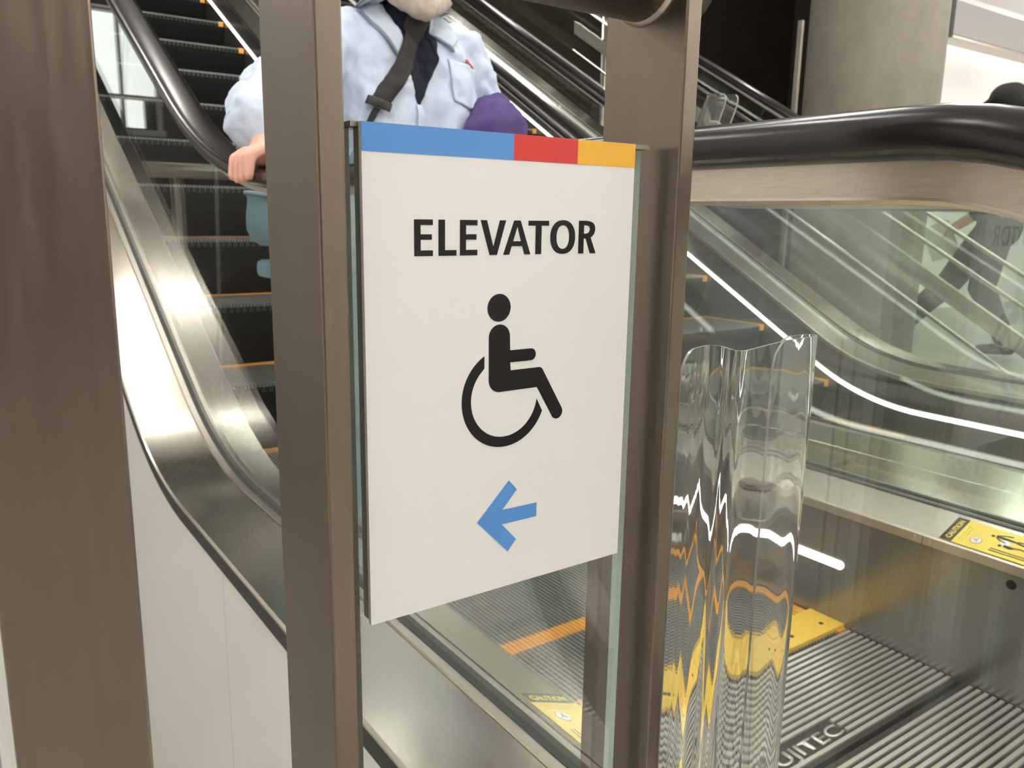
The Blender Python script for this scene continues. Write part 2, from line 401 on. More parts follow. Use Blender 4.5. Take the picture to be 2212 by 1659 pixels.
def sticker(parent, base, sg, y_far, wide=.086):
    """yellow caution decal on the sloping inner deck; u runs along +X, v along +Y"""
    sl=Vector((sg*.096,0,.037)).normalized()              # outward and up
    U=sl if sg>0 else -sl; Vv=Vector((0,1,0)); N=U.cross(Vv).normalized()
    d0=.003 if sg>0 else .003+wide
    O=Vector((base+sg*(-.006),0,.3085))+sl*d0+Vector((0,y_far,0))+N*.0006
    L=.235; hd=.026; W=wide
    st=poly('caution_sticker',[(0,-L),(W,-L),(W,0),(0,0)],'sticker_yellow',parent,(O,U,Vv,N),.0004)
    st['label']='yellow caution sticker with black header'
    f2=(O+N*.0005,U,Vv,N); f3=(O+N*.0010,U,Vv,N)
    poly('header',[(0,-hd),(W,-hd),(W,0),(0,0)],'sticker_black',st,f2,.0003)
    text('lettering','CAUTION',.0165,'sticker_yellow',st,(O+N*.0010+U*.0085-Vv*(hd-.0065),U,Vv,N),.0007,.0003,width=wide-.017)
    for k,yy in enumerate((-.036,-.043)):
        x=.012
        while x<W-.02:
            l=.006+random.random()*.008; poly('text_line',[(x,yy-.0012),(x+l,yy-.0012),(x+l,yy+.0012),(x,yy+.0012)],'sticker_line',st,f2,.0002); x+=l+.003
    ring=arc(W*.33,-.066,.0125,0,360,24)[:-1]; poly('badge_ring',ring,'sticker_red',st,f2,.0002)
    poly('badge',arc(W*.33,-.066,.0112,0,360,24)[:-1],'sticker_white',st,f3,.0002)
    f4=(O+N*.0014,U,Vv,N)
    poly('badge_mark',stroke([(W*.33-.006,-.070),(W*.33,-.066),(W*.33+.001,-.060)],.0014),'sticker_black',st,f4,.0002)
    poly('badge_mark',stroke([(W*.33,-.066),(W*.33+.006,-.069)],.0014),'sticker_black',st,f4,.0002)
    poly('light_patch',arc(W*.55,-.118,.010,0,360,20)[:-1],'sticker_white',st,f2,.0002)
    # falling figures and steps
    poly('figure_head',arc(W*.68,-.088,.0036,0,360,14)[:-1],'sticker_black',st,f3,.0002)
    poly('figure_body',[(W*.66,-.095),(W*.74,-.093),(W*.73,-.118),(W*.70,-.139),(W*.66,-.139),(W*.655,-.118)],'sticker_black',st,f3,.0002)
    poly('figure_arm',stroke([(W*.74,-.096),(W*.82,-.113),(W*.84,-.124)],.0026),'sticker_black',st,f3,.0002)
    poly('figure_arm',stroke([(W*.66,-.096),(W*.58,-.106),(W*.55,-.118)],.0026),'sticker_black',st,f3,.0002)
    poly('figure_leg',stroke([(W*.71,-.137),(W*.75,-.160),(W*.72,-.176)],.0036),'sticker_black',st,f3,.0002)
    poly('figure_leg',stroke([(W*.67,-.137),(W*.62,-.158),(W*.64,-.178)],.0036),'sticker_black',st,f3,.0002)
    poly('figure_head',arc(W*.40,-.112,.0034,0,360,14)[:-1],'sticker_black',st,f3,.0002)
    poly('figure_body',[(W*.38,-.120),(W*.47,-.118),(W*.46,-.136),(W*.40,-.140),(W*.36,-.132)],'sticker_black',st,f3,.0002)
    poly('figure_leg',stroke([(W*.44,-.136),(W*.48,-.152),(W*.44,-.168)],.0034),'sticker_black',st,f3,.0002)
    for xx in (.12,.20): poly('step_line',[(W*xx,-.20),(W*xx+.002,-.20),(W*xx+.002,-.10),(W*xx,-.10)],'sticker_black',st,f3,.0002)
    poly('badge',arc(W*.5,-.205,.013,0,360,24)[:-1],'sticker_white',st,f2,.0002)

def side(E, base, sg, wide_out, clad, decals):
    """one balustrade; base is the skirt face, sg the outward direction"""
    X=lambda d: base+sg*d
    Y0=-.45
    def sw(name, sec, m, a=Y0, b=TOP, smooth=False, zb=None): return sweep(name,[(X(d),z) for d,z in sec],a,b,m,E,smooth,zb=zb)
    sw('skirt_panel',[(0,-.16),(0,.284),(.008,.284),(.008,-.16)],'skirt_metal')
    led=sw('led_strip',[(-.004,.145),(-.004,.166),(.002,.166),(.002,.145)],'led_white',1.085)
    led['label']='glowing white light strip along the skirt'
    n=12; ring=[(X(-.004),1.085-.0105*math.cos(a),.1555+.0105*math.sin(a)) for a in [math.pi*(-.5+k/n) for k in range(n+1)]]
    loft('led_end',[ring,[(X(.002),y,z) for _,y,z in ring]],'led_white',led,smooth=False)
    sw('edge_trim',[(-.008,.284),(-.008,.304),(-.005,.308),(.002,.309),(.002,.284)],'trim_steel')
    idk=sw('inner_deck',[(-.0055,.3078),(.090,.345),(.090,.339),(.0,.303)],'ledge_steel')
    sw('glass_channel',[(.090,.343),(.092,.350),(.106,.350),(.1065,.335),(.128,.335),(.1285,.350),(.143,.350),(.145,.343),(.145,.30),(.090,.30)],'trim_steel')
    sw('gasket',[(.1065,.334),(.1065,.3515),(.1105,.353),(.1245,.353),(.1285,.3515),(.1285,.334)],'gasket_dark')
    sw('channel_groove',[(.0895,.3452),(.0895,.3465),(.0935,.3512),(.0950,.3512),(.0925,.3450)],'gasket_dark')
    sw('outer_deck',[(.145,.3455),(.147,.347),(wide_out-.004,.347),(wide_out,.343),(wide_out,.339),(wide_out-.004,.338),(wide_out-.008,.338),(.147,.339)],'deck_steel',smooth=False)
    if clad:
        sw('lip_gasket',[(wide_out-.0015,.3375),(wide_out-.0015,.306),(wide_out-.02,.306),(wide_out-.02,.3375)],'gasket_dark')
        # white cladding panels, each its own piece
        cuts=[Y0,.62,1.56,2.55,3.6,4.8,6.4,TOP]
        for a,b in zip(cuts[:-1],cuts[1:]):
            zb_=-1.65 if a>=.6 else -.0
            sweep('cladding_panel',[(X(wide_out-.006),.306),(X(wide_out-.006),zb_),(X(wide_out-.02),zb_),(X(wide_out-.02),.306)],a+.0015,b-.0015,'cladding_white',E,zb=(1,2))
    else:
        sw('outer_lip',[(wide_out-.003,.3375),(wide_out-.003,.20),(wide_out-.012,.20),(wide_out-.012,.3375)],'gasket_dark')
    # handrail
    P=hr_path(); XG=X(.1175)
    path_sweep('handrail',HRSEC,P,XG,'handrail_rubber',E)
    # slim guide under the handrail and the wide steel band round the newel
    i75=[i for i,q in enumerate(P) if q[0]>.80]
    Pa=P[:len(i75)+1]; Pb=[(y,1.059+ph(y)) for y in (.86,.74,.62,.50,.42)]+[q for q in P if q[0]<=.316]
    path_sweep('handrail_guide',[(-.013,-.018),(-.013,-.030),(.013,-.030),(.013,-.018)],Pa,XG,'trim_steel',E,False)
    band=path_sweep('newel_band',[(-.017,-.016),(-.018,-.018),(-.018,-.043),(-.016,-.0455),(.016,-.0455),(.018,-.043),(.018,-.018),(.017,-.016)],Pb[:-6],XG,'band_steel',E,False)
    path_sweep('band_lip',[(-.0195,-.0425),(-.0195,-.0445),(-.012,-.0475),(.012,-.0475),(.0195,-.0445),(.0195,-.0425)],Pb[:-6],XG,'ledge_steel',E,False)
    # inlet where the handrail returns
    box('handrail_inlet',XG-.055,XG+.055,.29,.375,.346,.452,'gasket_dark',E,.02)
    # glass panes; first one is the rounded newel pane
    def up(y): return 1.014+ph(y)
    def lo(y): return .338+p(y)
    th=.005
    yc=.315; r=.255
    outline=[]; 
    for i in range(0,19):
        a=math.radians(90+i*10); outline.append((yc+r*math.cos(a), 1.059-.30+r*math.sin(a)))
    ol=[(1.30,lo(1.3)),(1.30,up(1.3)+.015),(.9,1.030),(yc,1.014)]+outline[1:-1]+[(yc,.504),(.41,.44),(.41,lo(.4))]
    f1=[(XG-th,y,z) for y,z in ol]; f2=[(XG+th,y,z) for y,z in ol]; n=len(ol)
    mesh('glass_pane',f1+f2,[tuple(range(n)),tuple(range(2*n-1,n-1,-1))]+[(i,i+n,(i+1)%n+n,(i+1)%n) for i in range(n)],'pane_green',E)
    cuts=[(1.305,1.305),(2.12,2.04),(3.31,2.93),(4.4,4.02),(5.5,5.12),(6.6,6.22),(TOP,TOP-.38)]
    for (l0,u0_),(l1,u1_) in zip(cuts[:-1],cuts[1:]):
        rings=[]
        for k in range(13):
            t_=k/12; yl=l0+.002+(l1-l0-.004)*t_; yu=u0_+.002+(u1_-u0_-.004)*t_
            rings.append([(XG-th,yl,lo(yl)),(XG+th,yl,lo(yl)),(XG+th,yu,up(yu)+.014),(XG-th,yu,up(yu)+.014)])
        loft('glass_pane',rings,'pane_clear',E,smooth=False)
    return idk

def escalator(name, xo, phase, label, left_out, right_out, clad_l, detail):
    E=empty(name,(0,0,0)); tag(E,label,'escalator','side by side escalators')
    XL,XR=.69+xo,1.78+xo
    side(E,XL,-1,left_out,clad_l,detail); side(E,XR,1,right_out,False,detail)
    # steps
    k=0
    while phase+k*PITCH<7.6:
        F=phase+k*PITCH; z=p(F+.23)
        st=inst('step',TREAD,E,(XL+.005,F,z))
        inst('riser',RISER,st); inst('demarcation',MARK,st)
        k+=1
    # comb: five segments with teeth, dark screws
    seg=(XR-XL)/5
    for i in range(5):
        x0=XL+.001+i*seg; V=[];F_=[]
        def add(b):
            n=len(V); V.extend(bv(*b)); F_.extend([tuple(j+n for j in f) for f in BF])
        add((x0,x0+seg-.002,1.055,1.155,-.004,.009))
        m_=int(seg/.0125)
        for j in range(m_): add((x0+j*.0125+.003,x0+j*.0125+.0075,1.155,1.178,-.006,.004))
        cs=mesh('comb_segment',V,F_,'comb_yellow',E)
        for xs in (x0+.05,x0+seg-.05):
            tube('comb_screw',[(xs,1.09,.008),(xs,1.09,.0102)],.006,'plate_groove',cs,10)
    # ribbed comb plate and floor plates
    def plate(nm,ya,yb,cut=None):
        pl=box(nm,XL+.001,XR-.001,ya,yb,-.05,-.005,'plate_groove',E)
        n=int((yb-ya-.012)/.0165); s=(yb-ya-n*.0165)/2
        full=bpy.data.meshes.new('rib'); full.from_pydata(bv(XL+.004,XR-.004,-.0043,.0043,-.005,0),[],BF); full.materials.append(MT['plate_rib'])
        if not detail:
            boxes('ribs',[(XL+.004,XR-.004,ya+s+(i+.5)*.0165-.0043,ya+s+(i+.5)*.0165+.0043,-.005,0) for i in range(n)],'plate_rib',pl)['kind']='stuff'; return pl
        for i in range(n):
            y=ya+s+(i+.5)*.0165
            if cut and cut[2]<y<cut[3]:
                for a,b in ((XL+.004,cut[0]),(cut[1],XR-.004)): box('rib',a,b,y-.0043,y+.0043,-.005,0,'plate_rib',pl)
            else: inst('rib',full,pl,(0,y,0))
        return pl
    if detail:
        cp=plate('comb_plate',.775,1.053,(1.160,1.405,.797,.840))
        text('maker_lettering','FUJITEC',.043,'plate_rib',cp,(V3((1.170,.8035,-.0049)),V3((1,0,0)),V3((0,1,0)),V3((0,0,1))),.0004,.0045,width=.228)
    else: plate('comb_plate',.775,1.053)
    plate('floor_plate',.16,.763); plate('floor_plate',-.74,.150)
    if detail:
        # decals, screws at the deck joint, inspection hole
        sticker(E,XR,1,.852); sticker(E,XL,-1,.838)
        for y in (.905,.868): tube('deck_screw',[(XR-.0075,y,.295),(XR-.0105,y,.295)],.0052,'screw',E,10)
        box('deck_joint',XR-.0084,XR-.0078,.8855,.8865,.284,.305,'gasket_dark',E)
        tube('inspection_hole',[(XR+.001,.695,.258),(XR-.0006,.695,.258)],.0105,'hole_black',E,18)
    return E
escalator('escalator',0.,1.05,'nearer escalator with a man riding down, its steps edged in orange',.29,.345,True,True)
escalator('escalator',1.78,1.10,'second escalator farther right, with a glowing light strip along its skirt',.345,.29,True,False)

# ------------------------------------------------------------------ stair railing beyond the second escalator
sr=empty('stair_railing',(4.2,1.6,0)); tag(sr,'sloping steel stair railing with thin parallel bars beyond both escalators','railing')
def sbar(nm,c,rad,x=4.2,y0=1.45,y1=5.2):
    t=tube(nm,[(x-4.2,y0-1.6,.577*y0-c),(x-4.2,y1-1.6,.577*y1-c)],rad,'ledge_steel',sr,8)
sbar('bar',.75,.011); sbar('bar',.41,.011); sbar('bar',.27,.011)
y0,y1=1.45,5.2
mesh('stringer',[(x,y-1.6,.577*y-.585+dz) for x in (.0,.03) for y,dz in ((y0,-.045),(y1,-.045),(y1,.045),(y0,.045))],[(0,1,2,3),(7,6,5,4),(0,4,5,1),(1,5,6,2),(2,6,7,3),(3,7,4,0)],'ledge_steel',sr)
for y in (1.5,4.9):
    tube('post',[(.05,y-1.6,0),(.05,y-1.6,.577*y-.2)],.02,'trim_steel',sr,10)

# ------------------------------------------------------------------ foreground railing
FY=.365; BY=.437
def post(x0,x1,y0,y1,label):
    e=empty('railing_post',((x0+x1)/2,(y0+y1)/2,0)); tag(e,label,'post','flat steel railing posts')
    hx,hy=(x1-x0)/2,(y1-y0)/2
    box('flat_bar',-hx,hx,-hy,hy,0.008,1.42,'post_steel',e,.0012)
    if x1<.38: box('base_plate',-hx-.02,hx+.02,-hy-.02,hy+.02,0,.010,'post_steel',e,.002)
    else: box('base_plate',-hx-.03,hx+.001,-hy-.02,hy+.02,0,.010,'post_steel',e,.002)
    return e
post(.0072,.0594,FY,FY+.0135,'wide dark steel railing post at the left edge')
pa=post(.1478,.1615,FY,BY,'steel flat-bar post on the left side of the elevator sign')
pb=post(.3805,.3930,FY,BY,'steel flat-bar post on the right side of the elevator sign')
# top rail
RZ=1.1485; RY=.401; RR=.029
tr=empty('top_rail',(.2,RY,RZ)); tag(tr,'round brushed steel top rail welded to the posts','rail')
for a,b in ((-.9,.0068),(.0598,.1474),(.1619,.3801),(.3934,.4135)):
    tube('tube',[(a-.2,0,0),(b-.2,0,0)],RR,'post_steel',tr,40)
tube('end_cap',[(.2135,0,0),(.2150,0,0)],RR-.003,'trim_steel',tr,32)
n=32
rings=[[(.1785+dx,math.cos(2*math.pi*k/n)*q,math.sin(2*math.pi*k/n)*q) for k in range(n)] for dx,q in ((-.003,RR-.002),(-.001,RR+.0012),(.0005,RR+.0022),(.0019,RR+.0028))]
loft('weld_bead',rings,'trim_steel',tr)
# glass panel between the posts
GX0,GX1,GY0,GY1=.1722,.3672,.3850,.3950
gp=mesh('glass_panel',bv(GX0,GX1,GY0,GY1,.10,1.0405),BF,'panel_glass',mats=['panel_glass','glass_edge'],fm=[1,1,0,1,0,1])
tag(gp,'clear glass railing panel behind the elevator sign','glass panel')
# sign in its metal holder
sg=empty('elevator_sign',(.264,.380,.78)); tag(sg,'white elevator sign with wheelchair symbol and blue arrow on glass','sign')
so=sg.location
def rel(o): o.parent=sg; o.matrix_parent_inverse=Matrix.Translation(-so); return o
X0,X1,Z0,Z1=.1743,.3533,.7808,1.0430
rel(box('panel',X0,X1,.3755,.3785,Z0,Z1,'sign_white'))
rel(box('holder',X0+.0002,X1+.0026,.3786,.3849,Z0+.002,Z1-.0004,'holder_metal'))
rel(box('holder_cap',GX0-.002,GX1+.001,.3787,.3975,1.0407,1.0432,'holder_metal'))
F0=(V3((0,.3755,0)),V3((1,0,0)),V3((0,0,1)),V3((0,-1,0)))
mm=lambda L:[(a/1000,b/1000) for a,b in L]
def sgp(name,pts,m,holes=(),th=.00025): return rel(poly(name,mm(pts),m,None,F0,th,[mm(h) for h in holes]))
sgp('blue_stripe',[(174.3,1029.3),(263.9,1029.3),(263.9,1043),(174.3,1043)],'sign_blue')
sgp('red_stripe',[(263.95,1029.3),(308.6,1029.3),(308.6,1043),(263.95,1043)],'sign_red')
sgp('yellow_stripe',[(308.65,1029.3),(353.3,1029.3),(353.3,1043),(308.65,1043)],'sign_yellow')
b,t_=978.6,997.2
def Eo(x): return [(x,b),(x+10.9,b),(x+10.9,981.5),(x+3.7,981.5),(x+3.7,986.9),(x+10.3,986.9),(x+10.3,989.7),(x+3.7,989.7),(x+3.7,994.4),(x+10.9,994.4),(x+10.9,t_),(x,t_)]
def el(rx,ry,cx=299.4,cy=988.1,n=40): return [(cx+rx*math.copysign(abs(math.cos(a))**.9,math.cos(a)),cy+ry*math.copysign(abs(math.sin(a))**.9,math.sin(a))) for a in [2*math.pi*k/n for k in range(n)]]
sgp('letter',Eo(202.5),'sign_black')
sgp('letter',[(216.8,b),(227.7,b),(227.7,981.5),(220.7,981.5),(220.7,t_),(216.8,t_)],'sign_black')
sgp('letter',Eo(229.9),'sign_black')
sgp('letter',[(242.9,t_),(248.8,b),(253.6,b),(259.4,t_),(255.4,t_),(251.2,982.9),(246.9,t_)],'sign_black')
sgp('letter',[(257.8,b),(261.8,b),(263.3,983.2),(270.6,983.2),(272.2,b),(276.3,b),(269.2,t_),(264.9,t_)],'sign_black',[[(264.3,985.9),(269.7,985.9),(267.1,994.0)]])
sgp('letter',[(274.7,t_),(274.7,994.5),(279.8,994.5),(279.8,b),(283.9,b),(283.9,994.5),(289.1,994.5),(289.1,t_)],'sign_black')
sgp('letter',el(9.1,9.6),'sign_black',[el(4.7,6.7)])
sgp('letter',[(311.2,b),(315.1,b),(315.1,987.2)]+[(316.6,987.2)]+[(320.2,b),(324.6,b),(320.3,987.9)]+[(321.6,988.6),(323.0,990.0),(323.7,992.2),(323.5,994.4),(322.2,996.2),(320.2,997.1),(317.3,997.5),(311.2,997.5)],'sign_black',[[(315.1,990.1),(317.0,990.1),(318.8,990.7),(319.7,992.3),(319.2,994.1),(317.6,994.8),(315.1,994.9)]])
# wheelchair pictogram
sgp('pictogram_head',arc(255.55,949.4,7.75,0,360,48)[:-1],'sign_black')
body=arc(256.0,932.9,7.15,0,180,20)+arc(256.4,908.6,7.3,180,270,10)[0:]+[(283.0,901.4)]
lg=Vector((298.2-285.3,884.6-907,0)).normalized()
body+=[(294.4,883.0)]+arc(298.3,884.6,4.3,202,385,14)[1:]+arc(284.2,909.9,3.3,25,90,6)+[(264.0,913.2),(263.6,917.8)]+arc(278.2,921.3,3.5,-90,90,12)+[(263.4,924.8)]
sgp('pictogram_body',body,'sign_black')
cx_,cy_=260.3,897.6
sgp('pictogram_wheel',[(246.0,915.9),(246.0,922.8)]+arc(cx_,cy_,29.0,119.5,338,60)[1:]+[(283.1,894.2)]+arc(cx_,cy_,23.0,350,128,60)[1:-1],'sign_black')
sgp('arrow',[(241.9,825.4),(263.9,802.9),(269.9,809.4),(259.3,820.9),(284.7,820.9),(284.7,829.6),(259.5,829.9),(269.8,840.8),(264.0,847.3)],'sign_blue')

# ------------------------------------------------------------------ clear acrylic guards
def catmull(P,n=8):
    out=[]; Q=[P[0]]+P+[P[-1]]
    for i in range(1,len(Q)-2):
        a,b,c,d=[Vector(q) for q in Q[i-1:i+3]]
        for k in range(n):
            t=k/n; out.append(.5*((2*b)+(-a+c)*t+(2*a-5*b+4*c-d)*t*t+(-a+3*b-3*c+d)*t**3))
    out.append(Vector(P[-1])); return out
def guard(name, plan, z0, z1, th, rc, label, group, lean=(0,0)):
    P=catmull(plan,7); n=len(P)
    L=[0]
    for i in range(1,n): L.append(L[-1]+(P[i]-P[i-1]).length)
    nor=[]
    for i in range(n):
        t=(P[min(i+1,n-1)]-P[max(i-1,0)]).normalized(); nor.append(Vector((-t.y,t.x)))
    def top(i):                      # rounded top corners of the sheet
        d=min(L[i],L[-1]-L[i])
        return z1 if d>=rc else z1-rc+math.sqrt(max(0,rc*rc-(rc-d)**2))
    V=[];F=[]
    for i in range(n):
        for s in (-.5,.5):
            q=P[i]+nor[i]*th*s
            for z in (z0,top(i)): V.append((q.x+lean[0]*(z-z0),q.y+lean[1]*(z-z0),z))
    for i in range(n-1):
        a=4*i; b_=4*(i+1)
        F+=[(a,b_,b_+1,a+1),(a+2,a+3,b_+3,b_+2),(a+1,b_+1,b_+3,a+3),(a,a+2,b_+2,b_)]
    F+=[(0,1,3,2),(4*n-4,4*n-2,4*n-1,4*n-3)]
    fm=[0]*len(F)
    for i in range(n-1): fm[4*i+2]=1
    fm[-1]=fm[-2]=1
    o=mesh(name,V,F,'acrylic',None,True,['acrylic','acrylic_edge'],fm)
    bm=bmesh.new(); bm.from_mesh(o.data); bmesh.ops.recalc_face_normals(bm,faces=bm.faces); bm.to_mesh(o.data); bm.free()
    o.data.set_sharp_from_angle(angle=math.radians(50))
    tag(o,label,'guard',group); return o
guard('acrylic_guard',[(.3944,.3672),(.4015,.3698),(.410,.3728),(.420,.3760),(.434,.379),(.4385,.371),(.434,.360),(.434,.3525),(.442,.3515),(.470,.3585),(.500,.3655),(.530,.3685),(.5440,.3705),(.5475,.3745),(.5430,.3785),(.530,.3795),(.505,.3800)],
      .3485,.9140,.0020,.022,'large wavy clear acrylic guard beside the right-hand steel post','clear acrylic guards')
g2=guard('acrylic_guard',[(2.07,1.925),(2.066,1.975),(2.07,2.012),(2.09,2.022),(2.115,2.008),(2.12,1.965),(2.12,1.92)],
      1.05,1.385,.005,.035,'small clear acrylic guard standing between the two escalator handrails','clear acrylic guards',(0,-.40))
tube('stem',[(2.092,2.03,.352),(2.092,2.03,1.045),(2.092,2.012,1.09)],.007,'trim_steel',g2,8)

# ------------------------------------------------------------------ people
def cone_bm(bm, a, ra, b, rb, nu=14, nv=7):
    a,b=Vector(a),Vector(b); d=b-a; L=d.length
    t=d.normalized() if L>1e-6 else Vector((0,0,1))
    s=t.orthogonal().normalized(); u=t.cross(s)
    rings=[]
    for i in range(nv): 
        th=-math.pi/2+ (math.pi/2)*i/(nv-1)
        rings.append((a+t*ra*math.sin(th), max(ra*math.cos(th),1e-4)))
    for i in range(nv):
        th=(math.pi/2)*i/(nv-1)
        rings.append((b+t*rb*math.sin(th), max(rb*math.cos(th),1e-4)))
    prev=None; first=None
    for c,r in rings:
        cur=[bm.verts.new(c+s*r*math.cos(2*math.pi*k/nu)+u*r*math.sin(2*math.pi*k/nu)) for k in range(nu)]
        if prev:
            for k in range(nu): bm.faces.new((prev[k],prev[(k+1)%nu],cur[(k+1)%nu],cur[k]))
        else: bm.faces.new(cur[::-1])
        prev=cur
    bm.faces.new(prev)
def blob(name, chains, vox, m, parent=None, smooth=6, wrinkle=0., wscale=.12):
    """one continuous surface grown round chains of (point, radius)"""
    bm=bmesh.new()
    for ch in chains:
        for (a,ra),(b,rb) in zip(ch[:-1],ch[1:]): cone_bm(bm,a,ra,b,rb)
    me=bpy.data.meshes.new(name); bm.to_mesh(me); bm.free()
    o=bpy.data.objects.new(name,me); C.objects.link(o)
    rm=o.modifiers.new('r','REMESH'); rm.mode='VOXEL'; rm.voxel_size=vox
    sm=o.modifiers.new('s','SMOOTH'); sm.iterations=smooth; sm.factor=.5
    if wrinkle:
        tx=bpy.data.textures.new(name,'CLOUDS'); tx.noise_scale=wscale; tx.noise_depth=2
        dm=o.modifiers.new('d','DISPLACE'); dm.texture=tx; dm.strength=wrinkle; dm.mid_level=.5; dm.texture_coords='LOCAL'
    dg=bpy.context.evaluated_depsgraph_get(); m2=bpy.data.meshes.new_from_object(o.evaluated_get(dg))
    bpy.data.objects.remove(o,do_unlink=True); bpy.data.meshes.remove(me); m2.name=name
    m2.materials.clear(); m2.materials.append(MT[m]); m2.polygons.foreach_set('use_smooth',[True]*len(m2.polygons))
    o2=bpy.data.objects.new(name,m2); link(o2,parent); return o2
def drape(name, tree, pts, off, m, parent, org, step=.012, holes=()):
    """piece of cloth lying on the clothed body, outlined in the (X,Z) front view"""
    bm=bmesh.new(); vs=[bm.verts.new((a,0,b)) for a,b in pts]; bm.faces.new(vs)
    bmesh.ops.triangulate(bm,faces=bm.faces[:])
    for _ in range(7):
        lg=[e for e in bm.edges if e.calc_length()>step]
        if not lg: break
        bmesh.ops.subdivide_edges(bm,edges=lg,cuts=1); bmesh.ops.triangulate(bm,faces=bm.faces[:])
    y_last=org
    for v in bm.verts:
        h=tree.ray_cast(Vector((v.co.x,1.2,v.co.z)),Vector((0,1,0)))
        if h[0] is not None: v.co=h[0]+Vector((0,-off,0)); y_last=v.co.y
        else: v.co.y=y_last
    o=from_bm(name,bm,m,parent,True)
    md=o.modifiers.new('t','SOLIDIFY'); md.thickness=.003; md.offset=-1
    return o

# --- man riding down
cx=1.13
man=empty('person',(0,0,0)); tag(man,'man in light blue shirt riding down the escalator, hand on its handrail','person')
hz=1.084
arms=[[((.955,2.16,1.44),.055),((.70,2.03,1.272),.045),((.605,1.785,1.155),.031),((.590,1.735,1.125),.030)],
      [((1.31,2.16,1.44),.055),((1.425,2.18,1.22),.045),((1.33,2.0,1.15),.032),((1.29,1.94,1.14),.03)]]
handR=[[((.592,1.745,1.130),.031),((.574,1.700,1.112),.027),((.566,1.665,1.110),.023)],[((.600,1.735,1.125),.028),((.588,1.672,1.110),.022)]]
fing=[]
for yy,l in ((1.730,.85),(1.697,1.),(1.664,1.),(1.632,.9)):
    fing.append([((.574,yy,1.112),.0125),((.546,yy-.004,1.118),.0118),((.5215,yy-.006,1.103),.0112),((.5160,yy-.007,1.103-.040*l),.0103)])
fing.append([((.600,1.705,1.110),.013),((.618,1.672,1.104),.0115),((.622,1.640,1.099),.010)])
head=[[((cx,2.13,1.48),.06),((cx,2.12,1.57),.06)],[((cx,2.10,1.5900),.062),((cx,2.115,1.6750),.092),((cx,2.13,1.7150),.095)],[((cx,2.025,1.6550),.013),((cx,2.005,1.6270),.015)],
      [((cx-.095,2.13,1.6550),.014),((cx-.097,2.13,1.6200),.011)],[((cx+.095,2.13,1.6550),.014),((cx+.097,2.13,1.6200),.011)]]
legs=[[((cx+s*.09,2.14,.92),.10),((cx+s*.11,2.10,.52),.065),((cx+s*.12,2.13,.12),.045)] for s in (-1,1)]
core=[[((cx+s*.08,2.16,1.42),.09),((cx+s*.08,2.14,1.15),.10),((cx+s*.07,2.14,.92),.11)] for s in (-1,1)]
bd=blob('body',arms+handR+fing+head+legs+core,.0044,'skin',man,2)
for s in (-1,1):
    tube('eye',[(cx+s*.034,2.035,1.6670),(cx+s*.034,2.026,1.6670)],.011,'sticker_white',bd,10); tube('pupil',[(cx+s*.034,2.028,1.6670),(cx+s*.034,2.0245,1.6670)],.005,'hole_black',bd,8)
tube('mouth',[(cx-.024,2.032,1.5950),(cx,2.024,1.5920),(cx+.024,2.032,1.5950)],.005,'sticker_red',bd,8)
blob('beard',[[((cx-.075,2.09,1.6250),.022),((cx-.058,2.055,1.5650),.036),((cx,2.03,1.5400),.042),((cx+.058,2.055,1.5650),.036),((cx+.075,2.09,1.6250),.022)],[((cx-.03,2.025,1.6100),.012),((cx+.03,2.025,1.6100),.012)]],.008,'beard',bd,3,.012,.02)
blob('hair',[[((cx-.085,2.17,1.6750),.03),((cx-.05,2.2,1.7550),.045),((cx,2.15,1.7950),.04),((cx+.05,2.2,1.7550),.045),((cx+.085,2.17,1.6750),.03)]],.01,'beard',bd,3,.01,.02)
shirtc=[[((cx+s*.085,2.16,1.415),.115),((cx+s*.09,2.135,1.28),.128),((cx+s*.095,2.13,1.12),.145),((cx+s*.095,2.14,.93),.145)] for s in (-1,1)]
shirtc+=[[((.96,2.165,1.455),.078),((1.30,2.165,1.455),.080)],[((1.06,2.17,1.485),.075),((1.20,2.17,1.485),.075)],[((cx-.03,2.17,1.53),.062),((cx+.03,2.17,1.53),.062)],
  [((.955,2.165,1.45),.082),((.84,2.10,1.385),.082),((.715,2.035,1.285),.074),((.655,1.895,1.212),.064),((.625,1.82,1.178),.058)],
  [((.66,1.925,1.235),.070),((.618,1.835,1.198),.076),((.600,1.80,1.183),.070)],
  [((.632,1.82,1.176),.050),((.606,1.772,1.150),.046)],
  [((1.315,2.165,1.45),.084),((1.375,2.17,1.36),.080),((1.425,2.175,1.235),.070),((1.36,2.06,1.17),.055)]]
sh=blob('shirt',shirtc,.0085,'shirt',man,4,.034,.055)
dg=bpy.context.evaluated_depsgraph_get()
nk=blob('undershirt_neck',[[((cx,2.15,1.46),.072),((cx,2.13,1.53),.068),((cx,2.125,1.562),.066)]],.008,'tee',sh,3)
bm=bmesh.new(); bm.from_mesh(sh.data); bm.from_mesh(nk.data); tree=BVHTree.FromBMesh(bm)
drape('undershirt',tree,[(1.035,1.585),(1.185,1.585),(1.160,1.47),(1.178,1.405),(1.150,1.345),(1.118,1.280),(1.095,1.345),(1.075,1.415)],.003,'tee',sh,2.05)
drape('collar',tree,[(.955,1.575),(1.035,1.59),(1.082,1.43),(1.068,1.395),(1.020,1.455)],.007,'shirt_collar',sh,2.05)
drape('collar_seam',tree,[(.950,1.575),(.958,1.575),(1.022,1.455),(1.070,1.393),(1.066,1.388),(1.014,1.452)],.008,'shirt_seam',sh,2.05)
drape('collar',tree,[(1.172,1.59),(1.235,1.58),(1.255,1.47),(1.222,1.445),(1.172,1.475)],.007,'shirt_collar',sh,2.05)
